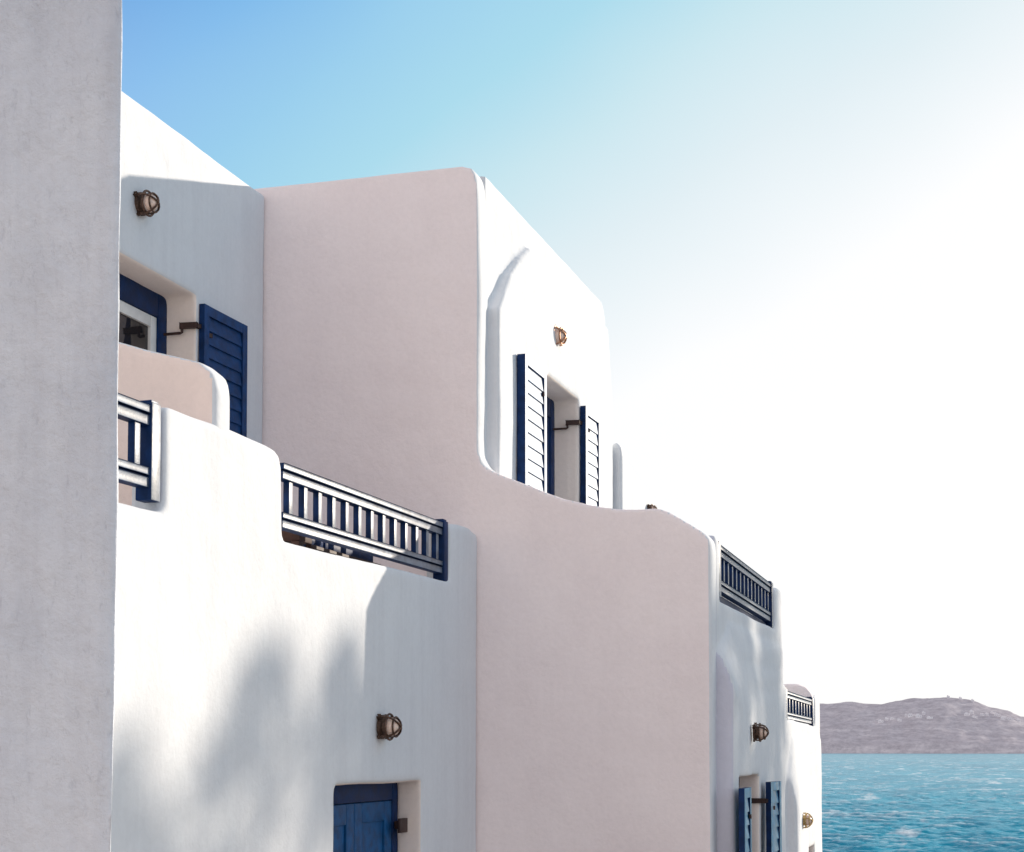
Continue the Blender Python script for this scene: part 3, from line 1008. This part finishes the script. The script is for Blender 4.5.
for i in range(9):
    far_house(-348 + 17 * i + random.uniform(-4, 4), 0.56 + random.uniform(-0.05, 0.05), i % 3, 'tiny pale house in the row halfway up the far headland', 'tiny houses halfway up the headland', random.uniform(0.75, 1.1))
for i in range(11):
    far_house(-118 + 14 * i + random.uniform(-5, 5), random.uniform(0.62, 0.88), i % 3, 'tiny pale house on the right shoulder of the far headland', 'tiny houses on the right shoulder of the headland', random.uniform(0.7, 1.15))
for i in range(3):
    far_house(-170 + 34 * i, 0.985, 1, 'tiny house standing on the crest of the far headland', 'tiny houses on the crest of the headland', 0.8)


# ================================================================== garden trees that throw the soft shadows
m, nt, b = nodes_of('olive green leaves')
oi = N(nt, 'ShaderNodeNewGeometry')
nt.links.new(ramp(nt, oi.outputs['Random Per Island'], [(0.0, (0.030, 0.060, 0.022)), (1.0, (0.085, 0.125, 0.050))]), b.inputs['Base Color'])
b.inputs['Roughness'].default_value = 0.6
b.inputs['Subsurface Weight'].default_value = 0.0
M['leaf'] = m
M['bark'] = paint('grey brown bark', (0.12, 0.09, 0.07), 0.9, 0.2)


def garden_tree(x, y, top, rad, label, seed, power=1.0, count=5200, nclump=95, low=0.2):
    x, y, top = x + 6.0, y + 8.38, top + 2.16      # well out towards the sea edge
    rr = random.Random(seed)
    t = thing('garden_tree', label, 'tree', (x, y, GZ), 'garden trees in a row towards the sea')
    bm = bmesh.new()
    H = top - GZ
    tube(bm, [(x + 0.05 * math.sin(k), y + 0.04 * math.cos(k * 1.7), GZ - 0.1 + H * 0.85 * k / 6) for k in range(7)], [0.13, 0.11, 0.09, 0.075, 0.055, 0.035, 0.015], 8)
    for k in range(16):
        a = rr.random() * 6.28
        z = GZ + H * (0.22 + 0.6 * rr.random())
        L = rad * (0.9 - 0.5 * (z - GZ) / H)
        tube(bm, [(x, y, z), (x + L * 0.5 * math.cos(a), y + L * 0.5 * math.sin(a), z + 0.18), (x + L * math.cos(a), y + L * math.sin(a), z + 0.5)], [0.035, 0.022, 0.008], 5)
    from_bm('trunk', bm, M['bark'], t, 60)
    # leafy clumps spread through an uneven cone, then small leaves in each clump
    vs, fs = [], []
    clumps = []
    for k in range(nclump):
        h = rr.random() ** 0.9
        r = rad * (1 - h) ** (0.62 * power) * (0.55 + 0.45 * rr.random())
        a = rr.random() * 6.28
        q = r * rr.random() ** 0.5
        clumps.append((x + q * math.cos(a), y + q * math.sin(a), GZ + H * (low + (0.96 - low) * h), 0.10 + 0.20 * (1 - h)))
    for k in range(count):
        cx, cy, cz, cr = rr.choice(clumps)
        p = Vector((cx + rr.gauss(0, cr * 0.62), cy + rr.gauss(0, cr * 0.62), min(top, cz + rr.gauss(0, cr * 0.8))))
        d = Vector((rr.gauss(0, 1), rr.gauss(0, 1), rr.gauss(0.4, 1))).normalized()
        s = d.orthogonal().normalized()
        s = (Matrix.Rotation(rr.random() * 6.28, 3, d) @ s)
        L, w = rr.uniform(0.06, 0.11), rr.uniform(0.022, 0.04)
        n = len(vs)
        vs += [p, p + d * L * 0.5 + s * w, p + d * L, p + d * L * 0.5 - s * w]
        fs.append((n, n + 1, n + 2, n + 3))
    me = bpy.data.meshes.new('crown')
    me.from_pydata([tuple(v) for v in vs], [], fs)
    link('crown', me, M['leaf'], t)
    return t


garden_tree(7.0, 20.05, 4.48, 1.05, 'slim pointed garden tree nearest the camera in the row', 1, 0.7, 5600, 80, 0.3)
garden_tree(7.1, 20.85, 4.20, 1.3, 'lowest garden tree, second in the row from the camera', 8, 0.5, 5800, 70, 0.3)
garden_tree(7.0, 21.6, 5.05, 1.7, 'broad airy garden tree, third in the row from the camera', 2, 0.65, 9000, 110, 0.3)
garden_tree(7.3, 23.1, 5.2, 1.55, 'airy garden tree, fourth in the row from the camera', 6, 0.6, 9800, 100, 0.3)
garden_tree(7.1, 23.95, 5.65, 1.3, 'tall dense garden tree, fifth in the row from the camera', 3, 0.5, 14000, 150, 0.3)
garden_tree(7.0, 25.1, 5.95, 1.35, 'tall garden tree, sixth in the row from the camera', 4, 0.4, 14500, 160, 0.3)
garden_tree(7.1, 26.2, 5.9, 1.1, 'tall garden tree at the seaward end of the row', 5, 0.35, 14000, 160, 0.3)

# ================================================================== light, sky, camera
sun = bpy.data.lights.new('sun', 'SUN')
sun.energy = 5.0
sun.angle = R(0.65)
sun.color = (1.0, 0.875, 0.73)
so = bpy.data.objects.new('sun', sun)
COL.objects.link(so)
so.rotation_euler = (-SUN).to_track_quat('-Z', 'Y').to_euler()

W = bpy.data.worlds.new('World')
SC.world = W
W.use_nodes = True
nt = W.node_tree
bg = nt.nodes['Background']
sky = nt.nodes.new('ShaderNodeTexSky')
sky.sky_type = 'NISHITA'
sky.sun_disc = False
sky.sun_elevation = R(SUN_EL)
sky.sun_rotation = R(SUN_AZ)
sky.air_density = 1.0
sky.dust_density = 2.0
sky.ozone_density = 1.5
# the clear Nishita sky, with the bright sea haze that spreads round the low sun
STR = 0.12
tc = nt.nodes.new('ShaderNodeTexCoord')
dot = N(nt, 'ShaderNodeVectorMath', operation='DOT_PRODUCT')
nt.links.new(tc.outputs['Generated'], dot.inputs[0])
dot.inputs[1].default_value = SUN
sep = nt.nodes.new('ShaderNodeSeparateXYZ')
nt.links.new(tc.outputs['Generated'], sep.inputs[0])
t_ = N(nt, 'ShaderNodeMath', operation='MULTIPLY_ADD')       # nearness to the sun, less for high sky
nt.links.new(sep.outputs['Z'], t_.inputs[0])
t_.inputs[1].default_value = -1.2
nt.links.new(dot.outputs['Value'], t_.inputs[2])
nz = N(nt, 'ShaderNodeTexNoise', i_Scale=3.0, i_Detail=3.0)
nt.links.new(tc.outputs['Generated'], nz.inputs['Vector'])
t1 = N(nt, 'ShaderNodeMath', operation='MULTIPLY_ADD')
nt.links.new(nz.outputs['Fac'], t1.inputs[0])
t1.inputs[1].default_value = 0.10
nt.links.new(t_.outputs[0], t1.inputs[2])
mr = N(nt, 'ShaderNodeMapRange')
mr.inputs['From Min'].default_value = -1.0 + 0.05
mr.inputs['From Max'].default_value = 1.0 + 0.05
nt.links.new(t1.outputs[0], mr.inputs['Value'])
def lin(r, g_, b_): return tuple(((v / 255) / 12.92 if v < 10 else ((v / 255 + 0.055) / 1.055) ** 2.4) for v in (r, g_, b_))
haze = ramp(nt, mr.outputs['Result'], [(0.20, lin(210, 206, 212)), (0.40, lin(145, 172, 212)), (0.445, lin(100, 166, 229)), (0.48, lin(124, 187, 238)), (0.522, lin(157, 210, 241)),
                                      (0.566, lin(174, 223, 241)), (0.602, lin(204, 234, 243)), (0.645, lin(230, 243, 248)), (0.70, (1.03, 1.03, 1.04)), (0.9, (1.03, 1.03, 1.03))])
hz = ramp(nt, sep.outputs['Z'], [(0.0, (1, 1, 1)), (0.12, (0.75, 0.75, 0.75)), (0.45, (0, 0, 0))])
away = ramp(nt, mr.outputs['Result'], [(0.40, (1, 1, 1)), (0.52, (0, 0, 0))])
hz = mix(nt, (0, 0, 0), hz, away)
haze = mix(nt, haze, (1.45, 1.30, 1.26), hz)                  # rosy band added low opposite the sun to brighten the shaded walls
sc_ = N(nt, 'ShaderNodeVectorMath', operation='SCALE')
nt.links.new(haze, sc_.inputs[0])
sc_.inputs['Scale'].default_value = 1.0 / STR
final = mix(nt, sky.outputs['Color'], sc_.outputs['Vector'], 0.95)
nt.links.new(final, bg.inputs['Color'])
bg.inputs['Strength'].default_value = STR

cam = bpy.data.cameras.new('camera')
cam.sensor_width = 36.0
cam.lens = 1626 / 1024 * 36.0
cam.shift_y = (748 - 1626 * 0.05 - 426) / 1024
cam.clip_start = 0.05
cam.clip_end = 60000
co_ = bpy.data.objects.new('camera', cam)
COL.objects.link(co_)
co_.location = (0, 0, 0)
co_.rotation_euler = (R(90) + math.atan(0.05), 0, R(17.0084))
SC.camera = co_
SC.view_settings.view_transform = 'Standard'
SC.view_settings.look = 'None'
SC.view_settings.exposure = 0
SC.view_settings.gamma = 1
